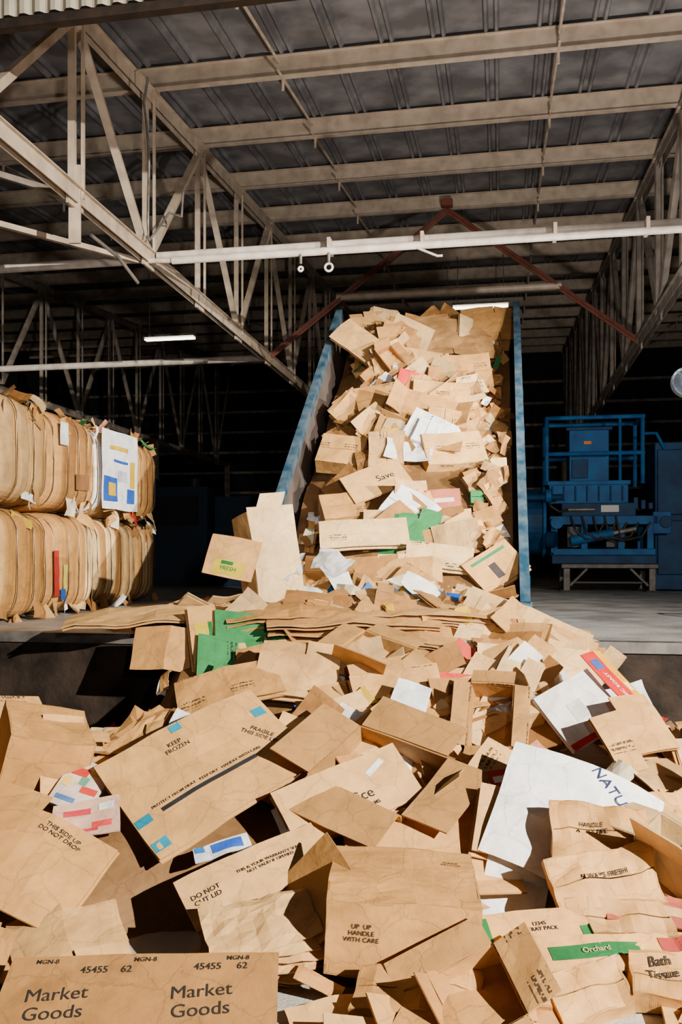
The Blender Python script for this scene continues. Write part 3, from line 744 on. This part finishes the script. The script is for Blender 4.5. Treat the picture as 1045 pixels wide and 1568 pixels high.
# ---------------------------------------------------------------- fluorescent fittings
for u_, v_, z_ in ((-.45, 19.7, CAMZ+5.52), (-7.6, 19.5, CAMZ+5.08)):
    f = MB(); Q = Matrix.Translation(B(u_, v_, z_)) @ BM
    f.box(Q, (-.62, -.08, .0), (.62, .08, .07), GALV); f.box(Q, (-.62, -.15, .0), (.62, -.08, .03), GALV); f.box(Q, (-.62, .08, .0), (.62, .15, .03), GALV)
    for dy in (-.05, .05): f.tube([Q @ Vector((-.6, dy, -.03)), Q @ Vector((.6, dy, -.03))], .022, TUBE, 10)
    for dx in (-.5, .5): f.tube([Q @ Vector((dx, 0, .05)), Q @ Vector((dx, 0, zr(v_)-z_-.1))], .008, GALV, 6)
    f.obj("fluorescent_light")

lm = MB(); L0 = B(2.38, 12.0, CAMZ+2.26); ax = Vector((-.5, -.8, -.35)).normalized()
vs = []; fs = []; Q = orient(L0, ax, 0)
pf = [(.0, -.22), (.07, -.22), (.10, -.14), (.17, -.02), (.20, .10), (.20, .13), (.17, .10), (.08, -.02), (0, -.05)]
for r_, z_ in pf:
    for k in range(20):
        a = k*math.pi/10; vs.append(Q @ Vector((math.cos(a)*r_, math.sin(a)*r_, z_)))
for i in range(len(pf)-1):
    for k in range(20): fs.append((i*20+k, i*20+(k+1) % 20, (i+1)*20+(k+1) % 20, (i+1)*20+k))
lm.add(vs, fs, m=mat("spun_aluminium", (.40, .44, .50), rough=.2, metal=.9)); lm.tube([L0+Vector((0, 0, .05)), B(2.38, 12.0, CAMZ+3.65)], .02, GALV, 8)
lm.obj("dome_work_lamp", smooth=False)

# ---------------------------------------------------------------- bales
def bale(u1, v0_, v1, z0, Hh=1.12, name="cardboard_bale", odd=0.1, panels=None):
    mb = MB(); Lu = 1.5; uc = u1-Lu/2; W_ = v1-v0_; v = v0_+.01; seed = R(0, 99)
    ns = 40; ex = .40
    while v < v1-.01:
        th = random.choice((.05, .12, .18, .25, .32, .4)); th = min(th, v1-.01-v)
        if th < .008: break
        sc0 = 1+R(-.008, .008); c = tan() if random.random() > odd else random.choice(ODD)
        nr_ = max(1, int(th/.03)); vs = []
        for q in range(nr_+1):
            vv = v+th*q/nr_; e = 1-(.010 if q in (0, nr_) else 0); t = (vv-v0_)/W_*2-1
            sc = sc0*(1-.17*abs(t)**3.2)
            wir = 1-.02*abs(math.cos(math.pi*((vv-v0_)/W_*5+.0)+math.pi/2))**8
            for k in range(ns):
                a = 2*math.pi*k/ns; ca, sa = math.cos(a), math.sin(a)
                du = math.copysign(abs(ca)**ex, ca)*Lu/2*sc*e*wir*(1+.05*(1-abs(sa)**3)-.03); dz = math.copysign(abs(sa)**ex, sa)*Hh/2*(.35*1+.65*sc)*e
                P_ = Vector((uc+du, vv, z0+Hh/2+dz)); nn = noise.noise_vector(P_*2.2+Vector((seed, 0, 0)))*.035+noise.noise_vector(P_*9)*.010
                vs.append(B(P_.x+nn.x, P_.y, max(P_.z+nn.z, z0+.002)))
        fs = [tuple(range(ns))[::-1], tuple(nr_*ns+k for k in range(ns))]
        for q in range(nr_):
            for k in range(ns): fs.append((q*ns+k, q*ns+(k+1) % ns, (q+1)*ns+(k+1) % ns, (q+1)*ns+k))
        mb.add(vs, fs, c, BOARD)
        v += th
    for k in range(5):
        vv = v0_+W_*(k+.5)/5; t = (vv-v0_)/W_*2-1; sc = 1-.17*abs(t)**3.2; pts = []
        for i in range(41):
            a = 2*math.pi*i/40; ca, sa = math.cos(a), math.sin(a)
            pts.append(B(uc+math.copysign(abs(ca)**ex, ca)*(Lu/2*sc+.022), vv+.01*math.sin(i), z0+Hh/2+math.copysign(abs(sa)**ex, sa)*(Hh/2*(.35+.65*sc)+.004)))
        mb.tube(pts, .005, WIRE, 5, False)
    for i in range(9):
        vv = R(v0_, v1); zz = z0+random.choice((R(.0, .15), R(Hh-.2, Hh))); p = B(u1-.03, vv, zz)
        M_ = orient(p, Vector((C, -S, R(-.2, .3)))+Vector((R(-.5, .5), R(-.5, .5), R(-.3, .6))), R(-3, 3)); scrap(mb, M_, R(.08, .3), R(.06, .22), pcol(.16), .03)
    for pnl in (panels or []):
        vv, zz, w_, h_, c, off = pnl; p = B(u1+off, vv, z0+zz)
        x = Vector((S, C, 0)); n_ = Vector((C, -S, 0)); y_ = Vector((0, 0, 1))
        M_ = Matrix(((x.x, y_.x, n_.x, p.x), (x.y, y_.y, n_.y, p.y), (x.z, y_.z, n_.z, p.z), (0, 0, 0, 1)))
        mb.panel(M_, (-w_/2, -h_/2, 0), (w_, 0, 0), (0, h_, 0), 8, 8, .004, c, 0, uvr(), .012, 4)
    return mb.obj(name)
WHT = (.78, .78, .80); BL = (.02, .09, .42); YE = (.65, .40, .02)
for lvl, z0 in enumerate((DZ+.005, DZ+1.135)):
    bale(-4.62, 7.0, 8.62, z0, odd=.0)
    bale(-4.72, 8.70, 9.85, z0, odd=.02, panels=([(8.95, .85, .18, .25, WHT, .02), (9.35, .35, .3, .18, (.22, .10, .04), .03)] if lvl else [(8.82, .45, .10, .5, (.45, .03, .02), .0), (8.97, .4, .08, .3, (.65, .55, .1), .02), (8.9, .22, .1, .12, BL, .03)]))
    bale(-4.80, 9.90, 11.25, z0, odd=.02, panels=([(10.5, .58, 1.05, .98, WHT, .05), (10.2, .34, .38, .30, BL, .06), (10.22, .34, .20, .16, YE, .07), (10.85, .56, .14, .34, YE, .06), (10.8, .28, .22, .18, BL, .06), (10.45, .86, .5, .05, YE, .06), (10.55, .52, .24, .14, (.55, .58, .66), .06), (10.5, .70, .4, .03, BL, .06)] if lvl else None))
    bale(-4.95, 11.3, 12.3, z0, odd=.0)
sc_ = MB()
for i in range(70):
    u, v = R(-6.0, -4.75), R(7.2, 12.2); p = B(u, v, DZ+2.25)
    scrap(sc_, orient(p, Vector((R(-.7, .7), R(-.9, .5), .8)), R(-3, 3)), R(.1, .35), R(.08, .25), pcol(.12), .03)
sc_.obj("loose_bale_scraps")

# ---------------------------------------------------------------- baler machine
MX = Matrix.Translation((4.85, 16.6, DZ)) @ BM
bl = empty("baler_machine", MX.translation)
def part(name, fn, bev=.012):
    mb = MB(); fn(mb); o = mb.obj(name); o.data.transform(Matrix.Translation(-bl.location)); o.parent = bl
    if bev:
        md = o.modifiers.new("bevel", 'BEVEL'); md.width = bev; md.segments = 2; md.limit_method = 'ANGLE'
    return o
def V(x, y, z): return MX @ Vector((x, y, z))
part("hopper_tower", lambda m: (m.box(MX, (-.54, -.1, 2.04), (.18, .6, 3.04), BLUE), m.box(MX, (-.6, -.14, 3.0), (.24, .64, 3.06), BLUE_D), m.box(MX, (-.5, -.13, 2.5), (.14, -.1, 2.54), BLUE_D), m.box(MX, (-.5, -.13, 2.1), (-.2, -.1, 2.45), BLUE_D), m.box(MX, (-.28, -.12, 2.74), (-.14, -.1, 2.80), mat("orange_label", (.8, .2, .02)))))
def ram(m):
    m.box(MX, (-.92, -.3, 1.62), (.50, .8, 2.0), BLUE); m.box(MX, (-.7, -.4, 1.38), (.62, .8, 1.62), BLUE_D); m.box(MX, (-.96, -.34, 1.96), (.54, .84, 2.04), BLUE)
    m.box(MX, (.0, -.42, 1.45), (.32, -.40, 1.58), mat("pale_label", (.6, .6, .58)))
    for i in range(7): m.box(MX, (-.88+.21*i, -.33, 1.66), (-.85+.21*i, -.30, 1.94), BLUE_D)
    for i in range(3): m.box(MX, (.58+.13*i, -.4, 1.5), (.66+.13*i, -.2, 1.72-.05*i), BLUE_D)
    m.tube([V(-.6, -.42, 1.5), V(-.1, -.42, 1.5)], .035, GALV, 8)
part("ram_housing", ram)
def frame(m):
    for y in (-.25, .7):
        for x in (-.96, .76): m.tube([V(x, y, 1.98), V(x, y, 3.24)], .04, BLUE, 10)
        for z in (2.55, 3.22): m.tube([V(-.98, y, z), V(.8, y, z)], .04, BLUE, 10)
    for x in (-.96, .76):
        m.tube([V(x, -.25, 3.22), V(x, .7, 3.22)], .04, BLUE, 10)
    m.tube([V(.76, -.25, 2.9), V(1.0, -.25, 2.9), V(1.15, -.25, 2.6)], .03, BLUE, 8); m.tube([V(.36, -.25, 2.0), V(.36, -.25, 3.22)], .03, BLUE, 8)
part("guard_frame", frame, 0)
def lower(m):
    for y in (-.45, .7):
        m.box(MX, (-.92, y-.05, 1.22), (1.0, y+.05, 1.38), BLUE); m.box(MX, (-.86, y-.05, .66), (.95, y+.05, .78), BLUE)
        for x in (-.84, -.3, .35, .86): m.box(MX, (x-.06, y-.04, .7), (x+.06, y+.04, 1.3), BLUE)
    for x in (-.6, .1): m.box(MX, (x, -.3, .8), (x+.35, .3, 1.2), DARKM)
    m.box(MX, (.9, -.5, 1.05), (1.22, -.44, 1.45), BLUE); m.tube([V(1.12, -.52, 1.26), V(1.12, -.42, 1.26)], .11, BLUE_D, 20)
    m.box(MX, (-.88, -.46, .50), (.97, .6, .66), BLUE_D)
part("lower_frame", lower)
def cyl(m):
    m.tube([V(-.55, -.55, .92), V(.2, -.55, 1.06)], .09, BLUE, 20); m.tube([V(.2, -.55, 1.06), V(.6, -.55, 1.14)], .045, GALV, 16)
    m.tube([V(-.95, -.55, .95), V(-.82, -.6, .95)], .15, BLUE_D, 20); m.tube([V(-.8, -.5, 1.25), V(-.8, -.66, 1.25)], .11, BLUE, 20)
    for k in range(5): m.tube([V(-.55+.2*k, -.5, 1.38), V(-.47+.2*k, -.62, 1.12-.05*k), V(-.3+.2*k, -.64, .95), V(-.1+.2*k, -.58, 1.0), V(.05+.2*k, -.5, 1.25)], .022, DARKM, 8)
    m.tube([V(-1.0, -.5, 1.8), V(-.9, -.6, 1.55), V(-.75, -.62, 1.45), V(-.6, -.55, 1.5)], .025, DARKM, 8)
part("hydraulic_cylinder", cyl, 0)
part("end_drum", lambda m: (m.tube([V(-1.42, .1, 1.3), V(-1.0, .1, 1.3)], .62, BLUE_D, 36), m.tube([V(-1.46, .1, 1.3), V(-1.40, .1, 1.3)], .68, BLUE, 36), m.tube([V(-1.04, .1, 1.3), V(-.98, .1, 1.3)], .68, BLUE, 36), m.tube([V(-1.0, -.62, 1.75), V(-.9, -.62, 1.75)], .12, BLUE, 20), m.tube([V(-1.35, -.62, 1.72), V(-.7, -.62, 1.72)], .06, BLUE_D, 12)))
def table(m):
    m.box(MX, (-.72, -.6, .42), (.98, .7, .50), TBL)
    for x in (-.62, .88):
        for y in (-.52, .6):
            m.box(MX, (x-.06, y-.06, 0), (x+.06, y+.06, .42), TBL); m.box(MX, (x-.12, y-.1, 0), (x+.12, y+.1, .02), TBL)
    m.beam(V(-.56, -.52, .1), V(-.25, -.52, .42), .05, .05, TBL); m.beam(V(.82, -.52, .1), V(.5, -.52, .42), .05, .05, TBL); m.box(MX, (-.6, -.5, .14), (.9, .6, .18), DARKM)
part("base_table", table)
part("side_cabinet", lambda m: (m.box(MX, (.98, -.2, .02), (2.6, 1.4, 2.74), BLUE_D), m.box(MX, (1.02, -.24, .3), (2.5, -.2, 1.3), BLUE_D), m.box(MX, (1.02, -.24, 1.4), (2.5, -.2, 2.6), BLUE_D)), .02)

k = MB(); Q = Matrix.Translation((-3.4, 18.6, DZ)) @ BM
DBL = mat("unlit_machine_paint", (.006, .02, .04), (.01, .03, .06), rough=.6)
k.box(Q, (-1.0, 0, 0.0), (.6, 1.2, 2.1), DBL); k.box(Q, (.7, .2, .0), (1.5, 1.1, 1.9), DBL); k.box(Q, (-.8, -.06, 1.3), (.4, 0, 1.9), WALLM); k.box(Q, (-1.6, -.2, .9), (-.9, .3, 1.05), mat("amber_paint", (.3, .12, .02)))
for x in (-.7, .2): k.tube([Q @ Vector((x, .4, 2.1)), Q @ Vector((x, .4, 2.3))], .12, DARKM)
k.obj("shredder_machine")
k = MB(); Q = Matrix.Translation(B(2.0, 9.6, DZ)) @ BM
k.tube([Q @ Vector(p) for p in ((0, 0, .02), (.05, 0, .22), (.12, 0, .27), (.9, 0, .27))], .018, GALV, 8); k.tube([Q @ Vector(p) for p in ((0, 0, .02), (.9, 0, .02))], .018, GALV, 8); k.tube([Q @ Vector(p) for p in ((.9, 0, .0), (.9, 0, .27))], .018, GALV, 8)
k.obj("steel_tube_rack")

# ---------------------------------------------------------------- lights
def spot(name, loc, tgt, power, size, blend=.5, rad=.05, c=(1, .925, .79)):
    l = bpy.data.lights.new(name, 'SPOT'); l.energy = power; l.spot_size = math.radians(size); l.spot_blend = blend; l.shadow_soft_size = rad; l.color = c
    o = bpy.data.objects.new(name, l); o.location = loc; o.rotation_euler = (Vector(tgt)-Vector(loc)).to_track_quat('-Z', 'Y').to_euler(); col.objects.link(o)
spot("key_strobe", (6.4, -2.3, 4.9), (.15, 6.2, 1.2), 18500, 62, .6)
spot("load_fill", (8.6, 0.2, 4.5), (.2, 10.0, 3.0), 14500, 27, .7)  # second spot added to keep the load bright despite falloff
spot("bay_fill", (5.5, 3.5, 3.6), (5.0, 16.5, 2.4), 1700, 34, .7)  # unseen spot added to brighten the baler and right dock floor
spot("roof_fill", (2.4, 7.2, 2.7), (2.1, 12.0, 8.6), 1050, 115, .8, .12, (1, .94, .87))  # unseen spot added behind the header to brighten the near roof
spot("camera_side_flash", (.8, -.4, 2.6), (.2, 11, 7.0), 950, 85, .7, .12, (1, .94, .87))
w = bpy.data.worlds.new("dusk"); scene.world = w; w.use_nodes = True
w.node_tree.nodes["Background"].inputs[0].default_value = (.9, .93, 1, 1); w.node_tree.nodes["Background"].inputs[1].default_value = .04

cam = bpy.data.cameras.new("camera"); cam.sensor_fit = 'VERTICAL'; cam.sensor_height = 36; cam.lens = 31.0; cam.shift_y = .0427; cam.clip_end = 200
co = bpy.data.objects.new("camera", cam); co.location = (0, 0, CAMZ); co.rotation_euler = (math.radians(90), 0, 0); col.objects.link(co); scene.camera = co
